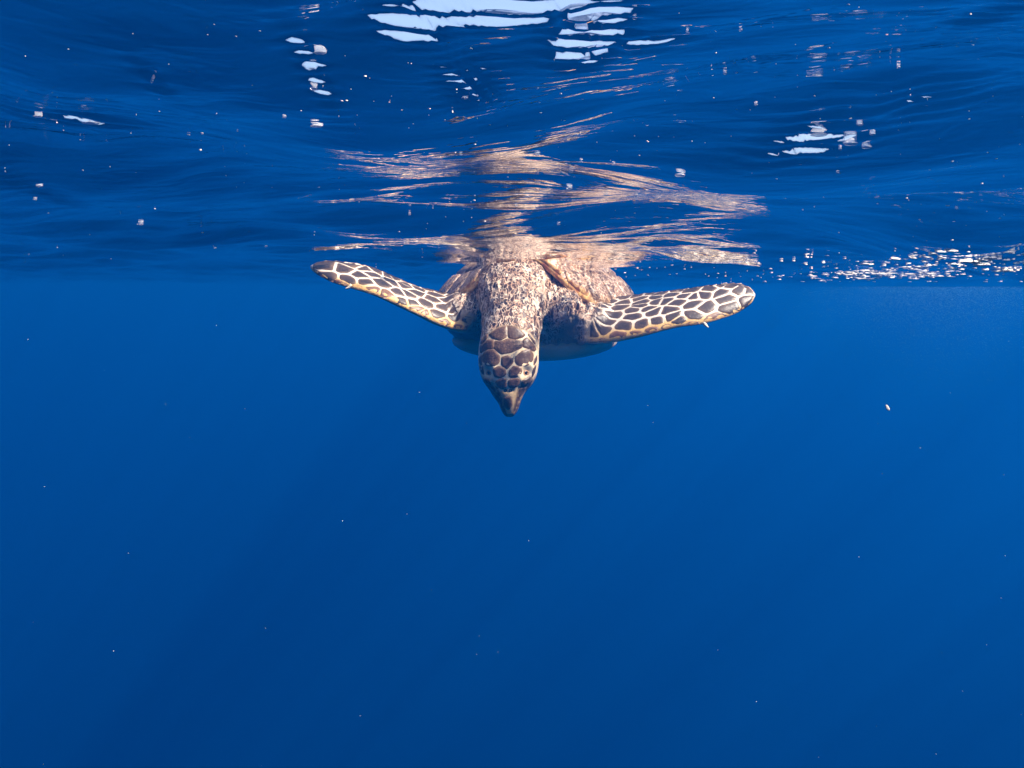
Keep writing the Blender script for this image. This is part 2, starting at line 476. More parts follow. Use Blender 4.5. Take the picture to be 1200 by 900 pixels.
class Flipper:
    def __init__(s, rows):
        A = np.array([[*l, *t_, th] for l, t_, th in rows])
        s.K = spline(A, 90)
        s.L = [P(*k[0:3]) for k in s.K]; s.T = [P(*k[3:6]) for k in s.K]; s.th = [k[6] for k in s.K]
        mid = [(a + b) / 2 for a, b in zip(s.L, s.T)]
        s.len = [0.0]
        for i in range(1, 90): s.len.append(s.len[-1] + (mid[i] - mid[i - 1]).length)
        s.mid = mid
        s.nrm = []
        for i in range(90):
            d = mid[min(i + 1, 89)] - mid[max(i - 1, 0)]
            n = d.cross(s.T[i] - s.L[i]).normalized()
            if n.dot(Vector((0, -0.5, 1))) < 0: n = -n
            s.nrm.append(n)
        s.nrm[-1] = s.nrm[-2] = s.nrm[-3]
    def prof(s, c):     # half thickness over the chord, thick leading edge
        c = min(max(c, 0.0), 1.0)
        return (2.2 * math.sqrt(c) * (1 - c) ** 0.75 + 0.10 * (1 - c) * math.sqrt(c)) * 0.72 + 0.05 * math.sqrt(max(0, c * (1 - c)))
    def rings(s):
        out = []
        for i in range(90):
            ring = []
            for a in np.linspace(0, 2 * math.pi, 44, endpoint=False):
                c = 0.5 - 0.5 * math.cos(a)
                sg = 1 if a < math.pi else -1
                th = max(s.th[i] * s.prof(c), 0.0022 * math.sin(c * math.pi) ** 0.5)
                ring.append(s.L[i].lerp(s.T[i], c) + s.nrm[i] * (th * sg))
            out.append(ring)
        return out
    def width(s, i): return (s.T[i] - s.L[i]).length
    def at(s, u, c, lift=0.0):      # u = metres along the span
        i = int(np.searchsorted(s.len, u)); i = min(max(i, 1), 89)
        f = (u - s.len[i - 1]) / max(1e-9, s.len[i] - s.len[i - 1])
        L = s.L[i - 1].lerp(s.L[i], f); T = s.T[i - 1].lerp(s.T[i], f)
        n = s.nrm[i - 1].lerp(s.nrm[i], f).normalized()
        th = s.th[i - 1] * (1 - f) + s.th[i] * f
        return L.lerp(T, c) + n * (th * s.prof(c) + lift), n, (T - L).length, L, T
flip_r, flip_l = Flipper(FL_R), Flipper(FL_L)
for f in (flip_r, flip_l): addpart(*loft(f.rings()))

# hind flippers and tail
for sgn in (-1, 1):
    rr = []
    for t_ in np.linspace(0, 1, 14):
        wv = 0.055 * math.sin(math.pi * min(1, 0.22 + 0.78 * t_)) ** 0.7 + 0.004
        c = shell(sgn * (0.12 + 0.13 * t_), 0.24 + 0.17 * t_, -0.055 - 0.03 * t_)
        rr.append([c + Vector((wv * math.cos(a) * 0.8, wv * math.cos(a) * -0.5 * sgn, 0.014 * (1.1 - t_) * math.sin(a))) for a in np.linspace(0, 2 * math.pi, 18, endpoint=False)])
    addpart(*loft(rr))
rr = []
for t_ in np.linspace(0, 1, 10):
    c = shell(0, 0.24 + 0.15 * t_, -0.05 - 0.02 * t_); q = 0.035 * (1 - t_) + 0.003
    rr.append([c + Vector((q * math.cos(a), 0, q * math.sin(a))) for a in np.linspace(0, 2 * math.pi, 14, endpoint=False)])
addpart(*loft(rr))

ROOT = P(632, 400, 2.0)
root = bpy.data.objects.new('sea_turtle', None); root.location = ROOT; root.empty_display_size = 0.1
C.objects.link(root)
tag(root, 'brown sea turtle with outspread scaled flippers diving head down beneath the sea surface', 'sea turtle')

tmp = mesh_obj('tmp_body', [v - ROOT for v in bodyV], bodyF, None)
bm = bmesh.new(); bm.from_mesh(tmp.data); bmesh.ops.recalc_face_normals(bm, faces=bm.faces); bm.to_mesh(tmp.data); bm.free()
md = tmp.modifiers.new('remesh', 'REMESH'); md.mode = 'VOXEL'; md.voxel_size = 0.0030; md.use_smooth_shade = True
md2 = tmp.modifiers.new('smooth', 'SMOOTH'); md2.factor = 0.5; md2.iterations = 5
dg = bpy.context.evaluated_depsgraph_get()
bme = bpy.data.meshes.new_from_object(tmp.evaluated_get(dg))
bpy.data.objects.remove(tmp)
bme.name = 'body'
nv = len(bme.vertices)
co = np.empty(nv * 3); bme.vertices.foreach_get('co', co); co = co.reshape(-1, 3) + np.array(ROOT)
no = np.empty(nv * 3); bme.vertices.foreach_get('normal', no); no = no.reshape(-1, 3)

# soften the creases where neck and shoulders meet
def seg_dist(a, b):
    a, b = np.array(a), np.array(b); d = b - a
    q = np.clip(((co - a) @ d) / (d @ d), 0, 1)
    return np.linalg.norm(co - (a + q[:, None] * d), axis=1)
wsm = np.zeros(nv)
for a_, b_, r_ in ((P(642, 322, 1.76), P(645, 400, 1.70), 0.055), (P(568, 330, 1.76), P(560, 395, 1.71), 0.040), (P(690, 372, 1.74), P(705, 398, 1.72), 0.04)):
    wsm = np.maximum(wsm, 1 - np.clip((seg_dist(a_, b_) - r_ * 0.5) / (r_ * 0.5), 0, 1))
ed = np.empty(len(bme.edges) * 2, np.int32); bme.edges.foreach_get('vertices', ed); ed = ed.reshape(-1, 2)
deg = np.bincount(ed.ravel(), minlength=nv).astype(float)
for _ in range(60):
    acc = np.stack([np.bincount(ed[:, 0], co[ed[:, 1], k], nv) + np.bincount(ed[:, 1], co[ed[:, 0], k], nv) for k in range(3)], 1) / deg[:, None]
    co = co + (acc - co) * (0.6 * wsm)[:, None]
bme.vertices.foreach_set('co', (co - np.array(ROOT)).ravel()); bme.update()
no = np.empty(nv * 3); bme.vertices.foreach_get('normal', no); no = no.reshape(-1, 3)

# per-vertex fields -------------------------------------------------
def nearest_flip(f):
    mid = np.array([list(v) for v in f.mid]); L = np.array([list(v) for v in f.L]); T = np.array([list(v) for v in f.T]); N = np.array([list(v) for v in f.nrm])
    best = np.full(nv, 1e9); bi = np.zeros(nv, int)
    for i in range(90):
        d = T[i] - L[i]; q = np.clip(((co - L[i]) @ d) / max(1e-9, d @ d), 0, 1)
        dist = np.linalg.norm(co - (L[i] + q[:, None] * d), axis=1)
        mk = dist < best; best[mk] = dist[mk]; bi[mk] = i
    d = T - L; ch = np.einsum('ij,ij->i', co - L[bi], d[bi]) / np.maximum(1e-9, np.einsum('ij,ij->i', d, d)[bi])
    side = np.einsum('ij,ij->i', no, N[bi])
    return best, bi, ch, side
def sstep(a, b, x):
    q = np.clip((x - a) / (b - a), 0, 1); return q * q * (3 - 2 * q)
flip = np.zeros(nv); edge = np.zeros(nv); belly = np.zeros(nv)
for f in (flip_r, flip_l):
    d, bi, ch, side = nearest_flip(f)
    u = np.array(f.len)[bi]
    near = 1 - sstep(0.03, 0.045, d)
    fl = near * sstep(f.len[5], f.len[11], u)
    flip = np.maximum(flip, fl)
    lead = 1 - sstep(0.06, 0.22, ch + 0.10 * (side < 0))
    edge = np.maximum(edge, fl * lead)
    belly = np.maximum(belly, fl * sstep(0.25, 0.75, -side) * sstep(0.04, 0.14, ch))
cen = np.array([list(c) for c in cent]); rad = K[:, 3]
best = np.full(nv, 9.0); bi = np.zeros(nv, int)
for i in range(60):
    d = np.linalg.norm(co - cen[i], axis=1); mk = d < best; best[mk] = d[mk]; bi[mk] = i
tN = bi / 59.0
pyv = K[bi, 1]
isneck = 1 - sstep(1.35, 1.9, best / np.maximum(rad[bi], 0.02))
beak = isneck * sstep(458, 464, pyv)
_f, _u, _r = np.array(fwd), np.array(up), np.array(rt)
PX = 600 + FPX * (co @ _r) / (co @ _f); PY = 450 - FPX * (co @ _u) / (co @ _f)
head = isneck * sstep(-2, 3, PY - 381 - ((PX - 596) / 36) ** 2 * 20) * (co[:, 1] < 1.66)
# one shoulder painted pale and pebbled as if sunlit; the shaded one stays brown
S1 = np.array(list(P(668, 362, 1.72)))
shoulder = (1 - sstep(0.10, 0.16, np.linalg.norm(co - S1, axis=1)))
neck = np.clip(np.maximum(isneck, shoulder), 0, 1) * (1 - flip) * (1 - head)
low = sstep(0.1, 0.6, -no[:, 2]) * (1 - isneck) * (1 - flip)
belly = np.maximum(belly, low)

# relief: neck folds, eye sockets, brow, nostrils
ax_s = np.array([list(a[2]) for a in HEADAX]); ax_d = np.array([list(a[3]) for a in HEADAX])
side_x = np.einsum('ij,ij->i', co - cen[bi], ax_s[bi]) / np.maximum(rad[bi], 0.004)
disp = np.zeros(nv)
cheek = head * sstep(0.42, 0.66, np.abs(side_x)) * sstep(438, 447, PY)
nk = isneck * (1 - sstep(380, 392, pyv)) * (1 - flip)
rz = np.array([noise.noise(Vector(c) * 28) for c in co.tolist()])
rf = np.array([noise.noise(Vector((c[0] * 150, c[1] * 60, c[2] * 55))) for c in co.tolist()])
disp += nk * (0.0022 * rf + 0.0030 * rz)
disp += shoulder * (1 - flip) * (1 - isneck) * (0.0045 * np.sin(co[:, 0] * 240 + 40 * co[:, 2] + 3 * rz) * 0.5 + 0.002 * rf)
crease = np.array([abs(noise.noise(Vector((c[0] * 85, c[1] * 24, c[2] * 22)))) for c in co.tolist()])
crease2 = np.array([abs(noise.noise(Vector((c[0] * 40 + 9, c[1] * 40, c[2] * 110)))) for c in co.tolist()])
lo = np.clip(np.maximum(nk, shoulder * (1 - flip)), 0, 1)
disp += lo * (0.0050 * np.clip(crease, 0, 0.35) + 0.0030 * np.clip(crease2, 0, 0.3) - 0.0022)
disp += flip * 0.0010 * rz
EYES = []
bvh0 = BVHTree.FromPolygons([Vector(c) for c in co.tolist()], [list(p.vertices) for p in bme.polygons])
def hit_px(px, py, bvh):
    d = (fwd + rt * ((px - 600) / FPX) + up * ((450 - py) / FPX)).normalized()
    return bvh.ray_cast(Vector((0, 0, 0)), d)
for (px, py) in ((571.5, 437.0), (617.5, 437.0)):
    loc, nr, _, _ = hit_px(px, py, bvh0)
    EYES.append((loc, nr))
    dd = np.linalg.norm(co - np.array(loc), axis=1)
    disp += -0.0055 * np.exp(-(dd / 0.0085) ** 2) + 0.0028 * np.exp(-((dd - 0.017) / 0.006) ** 2)
for (px, py) in ((592.5, 457.5), (600, 457.5)):
    loc, nr, _, _ = hit_px(px, py, bvh0)
    if loc: disp += -0.004 * np.exp(-(np.linalg.norm(co - np.array(loc), axis=1) / 0.0035) ** 2)
for f in (flip_r, flip_l):
    d, fb, ch, side = nearest_flip(f)
    D = np.array([list((b_ - a_).normalized()) for a_, b_ in zip(f.L, f.T)])
    u = np.array(f.len)[fb]; saw = (u / 0.021) % 1.0
    amt = 0.0055 * (saw - 0.45) * sstep(0.80, 1.0, ch) * (d < 0.03) * sstep(f.len[12], f.len[20], u)
    co = co + D[fb] * amt[:, None]
co = co + no * disp[:, None]
bme.vertices.foreach_set('co', (co - np.array(ROOT)).ravel())
for nm, arr in (('flip', flip), ('edge', edge), ('neck', neck), ('belly', belly), ('beak', beak), ('head', head), ('cheek', cheek)):
    at = bme.attributes.new(nm, 'FLOAT', 'POINT'); at.data.foreach_set('value', arr.astype(np.float32))
bme.polygons.foreach_set('use_smooth', [True] * len(bme.polygons))
bme.materials.clear(); bme.materials.append(M_SKIN); bme.update()
body = bpy.data.objects.new('body', bme); C.objects.link(body); body.parent = root
bvh = BVHTree.FromPolygons([Vector(c) for c in co.tolist()], [list(p.vertices) for p in bme.polygons])

# ------------------------------------------------------------------ scales laid on the skin
def chaikin(poly, it=1, q=0.25):
    for _ in range(it):
        out = []
        for i in range(len(poly)):
            a, b = Vector(poly[i]), Vector(poly[(i + 1) % len(poly)])
            out += [a.lerp(b, q), a.lerp(b, 1 - q)]
        poly = out
    return [Vector(p) for p in poly]

def plate(name, poly, place, mat, height_=0.0012, parent=None, rings=((1.0, -0.7), (0.93, 0.75), (0.55, 1.0))):
    """poly: 2D outline; place(p2) -> (point on skin, outward normal)"""
    c = sum(poly, Vector((0, 0))) / len(poly); n = len(poly)
    V, F = [], []
    for k, hf in rings:
        for p in poly:
            q, nr = place(c + (p - c) * k)
            if q is None: return None
            V.append(q + nr * (height_ * hf) - ROOT)
    q, nr = place(c)
    if q is None: return None
    V.append(q + nr * height_ - ROOT)
    for r in range(len(rings) - 1):
        for j in range(n):
            k = (j + 1) % n
            F.append((r * n + j, r * n + k, (r + 1) * n + k, (r + 1) * n + j))
    o = (len(rings) - 1) * n
    for j in range(n): F.append((o + j, o + (j + 1) % n, len(V) - 1))
    ob = mesh_obj(name, V, F, mat, parent)
    am = ob.data.attributes.new('margin', 'FLOAT', 'POINT'); am.data.foreach_set('value', [1.0] * n + [0.55] * n + [0.0] * (len(V) - 2 * n))
    b = bmesh.new(); b.from_mesh(ob.data)
    bmesh.ops.recalc_face_normals(b, faces=b.faces)
    b.normal_update()
    if sum((f.normal for f in b.faces), Vector()).dot(nr) < 0: bmesh.ops.reverse_faces(b, faces=b.faces)
    b.to_mesh(ob.data); b.free()
    return ob

def voronoi(seeds, bound):
    cells = []
    for i, s in enumerate(seeds):
        poly = [Vector(p) for p in bound]
        for j, q in enumerate(seeds):
            if i == j: continue
            mid = (s + q) / 2; n = q - s
            out = []
            for a, b in zip(poly, poly[1:] + poly[:1]):
                da, db = (a - mid).dot(n), (b - mid).dot(n)
                if da <= 0: out.append(a)
                if da * db < 0: out.append(a.lerp(b, da / (da - db)))
            poly = out
            if len(poly) < 3: break
        cells.append(poly)
    return cells

def flipper_scales(f, u0, nseeds, seed, cmin=-0.16):
    rnd = random.Random(seed)
    ulast = f.len[-1] * 0.995
    def wid(u): return f.at(u, 0.5)[2]
    # flattened outline of the upper face: (u, signed distance across)
    us = np.linspace(u0, ulast, 26)
    mc = 0.5
    lead = [Vector((u, (cmin - mc) * wid(u))) for u in us]
    trail = [Vector((u, (0.985 - mc) * wid(u))) for u in us]
    bound = lead + trail[::-1]
    def inside(p):
        return u0 < p.x < ulast and (cmin - mc) * wid(p.x) < p.y < (1 - mc) * wid(p.x)
    seeds = []
    while len(seeds) < nseeds:
        p = Vector((rnd.uniform(u0, ulast), rnd.uniform(-0.14, 0.14)))
        if inside(p) and all((p - q_).length > (0.015 if p.x > ulast * 0.6 or p.y < -0.03 else 0.0115) for q_ in seeds): seeds.append(p)
    big = [Vector((u0 - 0.01, -0.2)), Vector((ulast + 0.01, -0.2)), Vector((ulast + 0.01, 0.2)), Vector((u0 - 0.01, 0.2))]
    def clip(poly):      # keep the cell inside the outline, vertex by vertex
        o = []
        for p in poly:
            u = min(max(p.x, u0), ulast); wv = wid(u)
            o.append(Vector((u, min(max(p.y, (cmin - mc) * wv), (0.985 - mc) * wv))))
        return o
    def subdiv(poly):
        o = []
        for a, b in zip(poly, poly[1:] + poly[:1]):
            k = max(1, int((b - a).length / 0.012))
            o += [a.lerp(b, i / k) for i in range(k)]
        return o
    ST = 1.3          # cells drawn out along the flipper
    sq = lambda p: Vector((p.x / ST, p.y)); un = lambda p: Vector((p.x * ST, p.y))
    for it in range(2):
        cells = [[un(p) for p in c] for c in voronoi([sq(s) for s in seeds], [sq(p) for p in big])]
        if it < 1:
            new = []
            for s, c in zip(seeds, cells):
                c = clip(subdiv(c)); A = cx = cy2 = 0
                for a, b in zip(c, c[1:] + c[:1]):
                    k = a.x * b.y - b.x * a.y; A += k; cx += (a.x + b.x) * k; cy2 += (a.y + b.y) * k
                new.append(Vector((cx / (3 * A), cy2 / (3 * A))) if abs(A) > 1e-9 else s)
            seeds = [s.lerp(q, 0.75) for s, q in zip(seeds, new)]
    def place(p):
        u = p.x; wv = wid(u); c = p.y / wv + mc
        if c >= 0.0:
            q, n, _, L, T = f.at(u, min(c, 0.99), 0.004)
            hit = bvh.ray_cast(q + n * 0.02, -n, 0.06)
            if c < 0.10 or hit[0] is None:
                hit = bvh.find_nearest(q)
        else:           # wraps round the leading edge
            q, n, _, L, T = f.at(u, 0.0, 0.0)
            out = (L - T).normalized()
            ang = min(1.0, -c / 0.18) * 1.15
            d = (n * math.cos(ang) * 0.35 + out * 1.0 - n * math.sin(ang) * 0.9).normalized()
            hit = bvh.ray_cast(q + d * 0.05, -d, 0.12)
            if hit[0] is None: hit = bvh.find_nearest(q)
        return hit[0], hit[1]
    cnt = 0
    for s, c in zip(seeds, cells):
        c = clip(subdiv(c))
        # drop doubled points
        d = [c[0]]
        for p in c[1:]:
            if (p - d[-1]).length > 0.0012: d.append(p)
        if len(d) < 4: continue
        A = sum(a.x * b.y - b.x * a.y for a, b in zip(d, d[1:] + d[:1])) / 2
        if abs(A) < 4e-5: continue
        cen_ = sum(d, Vector((0, 0))) / len(d)
        r = math.sqrt(abs(A) / math.pi)
        gap = 0.0020 * rnd.uniform(0.5, 1.6)
        d = [cen_ + (p - cen_) * max(0.3, 1 - gap / max(1e-4, (p - cen_).length)) for p in d]
        d = chaikin(d, 1, 0.22)
        cc = cen_.y / wid(min(max(cen_.x, u0), ulast)) + mc
        plate('scale', d, place, M_EDGE if cc < 0.05 else M_SCALE, 0.00055 * rnd.uniform(0.7, 1.5), body); cnt += 1
    return cnt
flipper_scales(flip_r, flip_r.len[9], 60, 5)
flipper_scales(flip_l, flip_l.len[8], 58, 9)

# head shields, set out from crown to beak
Z = lambda pts: [Vector((540 + x / 7.5, 370 + y / 7.5)) for x, y in pts]
HEAD = [
    [(250, 165), (320, 112), (398, 90), (400, 182), (350, 212), (285, 197)],
    [(418, 90), (490, 103), (562, 163), (540, 187), (465, 207), (420, 186)],
    [(308, 222), (360, 227), (412, 205), (500, 222), (532, 228), (526, 280), (450, 316), (365, 332), (303, 290)],
    [(200, 335), (245, 300), (292, 300), (338, 352), (332, 412), (282, 438), (225, 432), (196, 392)],
    [(486, 362), (540, 313), (602, 300), (632, 340), (627, 392), (582, 432), (520, 437), (482, 402)],
    [(363, 365), (420, 352), (455, 378), (458, 412), (405, 468), (360, 432)],
    [(284, 470), (340, 443), (388, 467), (392, 520), (342, 547), (296, 532)],
    [(424, 492), (465, 443), (527, 452), (532, 502), (490, 538), (428, 538)],
    [(306, 580), (350, 553), (397, 557), (397, 628), (360, 642), (322, 617)],
    [(418, 572), (450, 553), (512, 553), (512, 602), (465, 638), (418, 622)],
    [(172, 270), (235, 212), (288, 215), (287, 283), (225, 298), (178, 328)],
    [(546, 222), (582, 192), (630, 240), (660, 292), (638, 312), (590, 287), (548, 272)],
    [(160, 372), (186, 345), (190, 432), (166, 424)],
    [(640, 390), (668, 345), (668, 396), (640, 442)],
    [(205, 182), (232, 160), (238, 190), (190, 245), (172, 240)],
    [(588, 170), (602, 160), (655, 235), (648, 250)],
    [(380, 722), (440, 705), (452, 782), (420, 824), (382, 792)],
    [(205, 545), (250, 562), (275, 620), (222, 590)],
    [(540, 572), (622, 522), (615, 575), (562, 622), (534, 622)],
    [(515, 645), (545, 632), (575, 625), (530, 702), (510, 722)],
    [(272, 640), (306, 680), (330, 775), (296, 712)],
    [(160, 445), (196, 440), (206, 520), (182, 500)],
    [(218, 606), (262, 640), (284, 705), (244, 655)],
    [(628, 556), (600, 622), (556, 694), (572, 640)],
    [(532, 712), (556, 700), (520, 772), (506, 770)],
    [(640, 455), (662, 430), (650, 500), (628, 540), (630, 490)],
]
def place_head(p):
    h_ = hit_px(p.x, p.y, bvh); return (h_[0], h_[1]) if h_[0] is not None and h_[0].y < 1.66 else (None, None)
def dens(poly, step):
    o = []
    for a, b in zip(poly, poly[1:] + poly[:1]):
        k = max(1, int((b - a).length / step)); o += [a.lerp(b, i / k) for i in range(k)]
    return o
for i, hpoly in enumerate(HEAD):
    pl = chaikin(dens(Z(hpoly), 4.2), 1, 0.2)
    cc = sum(pl, Vector((0, 0))) / len(pl)
    pl = [cc + (p - cc) * 1.19 for p in pl]
    plate('head_shield', pl, place_head, M_HEAD if i < 16 else M_SCALE, 0.0009, body)

t = NT('nostril'); t.principled((0.010, 0.007, 0.007), 0.4); M_NOS = t.m
for zx in (393, 436):
    pl = [Vector((540 + (zx + 17 * math.cos(a)) / 7.5, 370 + (657 + 15 * math.sin(a)) / 7.5)) for a in np.linspace(0, 2 * math.pi, 12, endpoint=False)]
    plate('nostril', pl, place_head, M_NOS, 0.0006, body)

# eyes
for loc, nr in EYES:
    b = bmesh.new(); bmesh.ops.create_uvsphere(b, u_segments=20, v_segments=12, radius=0.0056)
    e = bpy.data.meshes.new('eye'); b.to_mesh(e); b.free()
    e.polygons.foreach_set('use_smooth', [True] * len(e.polygons)); e.materials.append(M_EYE)
    eo = bpy.data.objects.new('eye', e); C.objects.link(eo); eo.parent = body
    eo.location = loc - nr * 0.0072 - ROOT
    # lids: a thick torn ring of skin round the eye, wider than high
    q = nr.to_track_quat('Z', 'X'); V, F = [], []
    nA, nB = 28, 8
    for i in range(nA):
        a = 2 * math.pi * i / nA
        for j in range(nB):
            bb = 2 * math.pi * j / nB
            rr = (0.0050 + 0.0024 * math.cos(bb)) * (1 + 0.12 * math.sin(3 * a + 1))
            V.append(q @ Vector((rr * math.cos(a) * 0.72, rr * math.sin(a) * 1.12, 0.0011 * math.sin(bb) - 0.0038)) + loc - ROOT)
    for i in range(nA):
        for j in range(nB):
            F.append((i * nB + j, ((i + 1) % nA) * nB + j, ((i + 1) % nA) * nB + (j + 1) % nB, i * nB + (j + 1) % nB))
    mesh_obj('eyelid', V, F, M_LID, body)

# claws on the leading edges
for tip, base, wv in (((830.5, 382.5, 1.652), (825, 378, 1.658), 0.006), ((404.5, 337, 1.671), (411, 334.2, 1.677), 0.006)):
    a, bq = P(*base), P(*tip); d = (bq - a); q = d.to_track_quat('Z', 'Y')
    rr = []
    for t_ in np.linspace(0, 1, 7):
        cc = a + d * t_ + Vector((0, 0, -0.003 * math.sin(t_ * 2.4)))
        k = wv * (1 - t_) ** 0.7 + 0.0005
        rr.append([cc + q @ Vector((k * math.cos(g), k * 0.7 * math.sin(g), 0)) - ROOT for g in np.linspace(0, 2 * math.pi, 12, endpoint=False)])
    V, F = loft(rr); mesh_obj('claw', V, F, M_CLAW, body)

# ------------------------------------------------------------------ carapace, scutes, plastron
nph, nr_ = 96, 22
V, F, RIM = [], [], []
for i in range(nr_ + 1):
    r = i / nr_
    for j in range(nph):
        V.append(carapace_pt(2 * math.pi * j / nph, max(r, 0.001)) - ROOT); RIM.append(max(0, (r - 0.97) / 0.025))
def under_pt(phi, r):
    x, y, z = rim_pt(phi)
    k = max(0.0, 1 - r * r)
    return shell(x * r * 0.99, y * r * 0.99, z * r ** 2.4 + (SH - 0.03) * k ** 0.72 - 0.010)
for i in range(nr_ + 1):
    r = i / nr_
    for j in range(nph):
        V.append(under_pt(2 * math.pi * j / nph, max(r, 0.001)) - ROOT); RIM.append(max(0, (r - 0.9) / 0.1))
o2 = (nr_ + 1) * nph
for i in range(nr_):
    for j in range(nph):
        k = (j + 1) % nph
        F.append((i * nph + j, (i + 1) * nph + j, (i + 1) * nph + k, i * nph + k))
        F.append((o2 + i * nph + j, o2 + i * nph + k, o2 + (i + 1) * nph + k, o2 + (i + 1) * nph + j))
for j in range(nph):
    k = (j + 1) % nph
    F.append((nr_ * nph + j, o2 + nr_ * nph + j, o2 + nr_ * nph + k, nr_ * nph + k))
car = mesh_obj('carapace', V, F, M_SHELL, root)
b = bmesh.new(); b.from_mesh(car.data); bmesh.ops.recalc_face_normals(b, faces=b.faces); b.to_mesh(car.data); b.free()
at = car.data.attributes.new('rim', 'FLOAT', 'POINT'); at.data.foreach_set('value', RIM)

def shell_norm(phi, r):
    e = 1e-3
    a = carapace_pt(phi + e, r) - carapace_pt(phi - e, r)
    b_ = carapace_pt(phi, min(r + e, 1)) - carapace_pt(phi, r - e)
    n = a.cross(b_).normalized()
    return n if n.z > -0.2 else -n
def scute(poly, nu=8, h_=0.004, name='scute'):
    """poly: corner points in shell plan (x, y scaled -1..1); a thin raised plate that follows the dome"""
    pl = dens([Vector(p) for p in poly], 0.10)
    pl = chaikin(pl, 1, 0.2)
    c = sum(pl, Vector((0, 0))) / len(pl); n = len(pl); V, F, RM = [], [], []
    def pt(p, off):
        r = min(p.length, 0.999); phi = math.atan2(p.x, -p.y)
        q = carapace_pt(phi, max(r, 0.02)); nn = shell_norm(phi, min(max(r, 0.03), 0.985))
        return q + nn * off, r
    rg = ((1.0, -0.3), (0.965, 0.8), (0.72, 1.0), (0.38, 1.15))
    for k, hf in rg:
        for p in pl:
            q, r = pt(c + (p - c) * k, h_ * hf); V.append(q - ROOT); RM.append(min(1, max(0, (r - 0.965) / 0.03)))
    q, r = pt(c, h_ * 1.2); V.append(q - ROOT); RM.append(min(1, max(0, (r - 0.965) / 0.03)))
    for r in range(len(rg) - 1):
        for j in range(n):
            k = (j + 1) % n
            F.append((r * n + j, r * n + k, (r + 1) * n + k, (r + 1) * n + j))
    o = (len(rg) - 1) * n
    for j in range(n): F.append((o + j, o + (j + 1) % n, len(V) - 1))
    ob = mesh_obj(name, V, F, M_SHELL, car)
    b = bmesh.new(); b.from_mesh(ob.data); bmesh.ops.recalc_face_normals(b, faces=b.faces); b.normal_update()
    if sum((f.normal for f in b.faces), Vector()).z < 0: bmesh.ops.reverse_faces(b, faces=b.faces)
    b.to_mesh(ob.data); b.free()
    a_ = ob.data.attributes.new('rim', 'FLOAT', 'POINT'); a_.data.foreach_set('value', RM)
    return ob
def pol(deg, r): a = math.radians(deg); return (r * math.sin(a), -r * math.cos(a))
NM = 25; g = 0.45
for i in range(NM):
    a0, a1 = -180 + 360 * (i + 0.0) / NM + g, -180 + 360 * (i + 1.0) / NM - g
    scute([pol(a0, 0.80), pol((a0 + a1) / 2, 0.80), pol(a1, 0.80), pol(a1, 0.992), pol((a0 + a1) / 2, 0.997), pol(a0, 0.992)])
VY = [-0.78, -0.46, -0.14, 0.18, 0.48, 0.77]
for i in range(5):
    y0, y1 = VY[i] + 0.008, VY[i + 1] - 0.008; ym = (y0 + y1) / 2
    scute([(-0.17, y0), (0.17, y0), (0.27, ym), (0.17, y1), (-0.17, y1), (-0.27, ym)])
CY = [-0.68, -0.30, 0.02, 0.33, 0.66]
for s in (-1, 1):
    for i in range(4):
        y0, y1 = CY[i] + 0.008, CY[i + 1] - 0.008
        def outer(y): return math.sqrt(max(0.03, 0.785 ** 2 - y * y))
        pts = [(s * 0.19, y0 + 0.06), (s * 0.285, (VY[i] + VY[i + 1]) / 2 + 0.0), (s * 0.19, y1 + 0.0)]
        ins = [(s * 0.20, y0)] if i else [(s * 0.20, y0 - 0.05)]
        q = [(s * 0.19, y0), (s * 0.285, min(max((VY[i + 1] + VY[i]) / 2, y0 + 0.01), y1 - 0.01)), (s * 0.19, y1 - 0.0), (s * outer(y1), y1), (s * outer((y0 + y1) / 2), (y0 + y1) / 2), (s * outer(y0), y0)]
        scute(q)

# plastron: pale lower shell
rings = []
for t_ in np.linspace(0, 1, 20):
    y = -0.262 + 0.54 * t_
    k = math.sqrt(max(0.0, 1 - (2 * t_ - 1) ** 2)) ** 0.6 * 0.97 + 0.03
    top = [shell(0.205 * k * math.cos(a), y, -0.085 + 0.048 * k * math.sin(a)) - ROOT for a in np.linspace(0, 2 * math.pi, 30, endpoint=False)]
    rings.append(top)
V, F = loft(rings); mesh_obj('plastron', V, F, M_PLAS, root)

# ------------------------------------------------------------------ bubbles, glints set as beads, drifting specks
t = NT('bubble_or_glint')
fr = t.n('Fresnel'); fr.inputs['IOR'].default_value = 1.33
lw = t.n('LayerWeight'); lw.inputs['Blend'].default_value = 0.35
gl = t.n('BsdfGlossy'); gl.inputs['Roughness'].default_value = 0.05
df = t.n('BsdfDiffuse'); df.inputs['Color'].default_value = (0.85, 0.87, 0.9, 1)
tr = t.n('BsdfTransparent')
m1 = t.n('MixShader'); m1.inputs[0].default_value = 0.3; t.l(gl.outputs[0], m1.inputs[1]); t.l(df.outputs[0], m1.inputs[2])
m2 = t.n('MixShader'); t.l(t.math('ADD', t.math('MULTIPLY', lw.outputs['Facing'], 0.75), 0.22, True), m2.inputs[0]); t.l(tr.outputs[0], m2.inputs[1]); t.l(m1.outputs[0], m2.inputs[2])
t.l(m2.outputs[0], t.out.inputs['Surface']); M_BUB_GLINT = t.m
t = NT('glitter_froth'); b_ = t.principled((0.92, 0.86, 0.76), 0.2); M_GLITTER_FROTH = t.m
t = NT('drift_speck'); t.principled((0.62, 0.55, 0.46), 0.7); M_SPECK = t.m

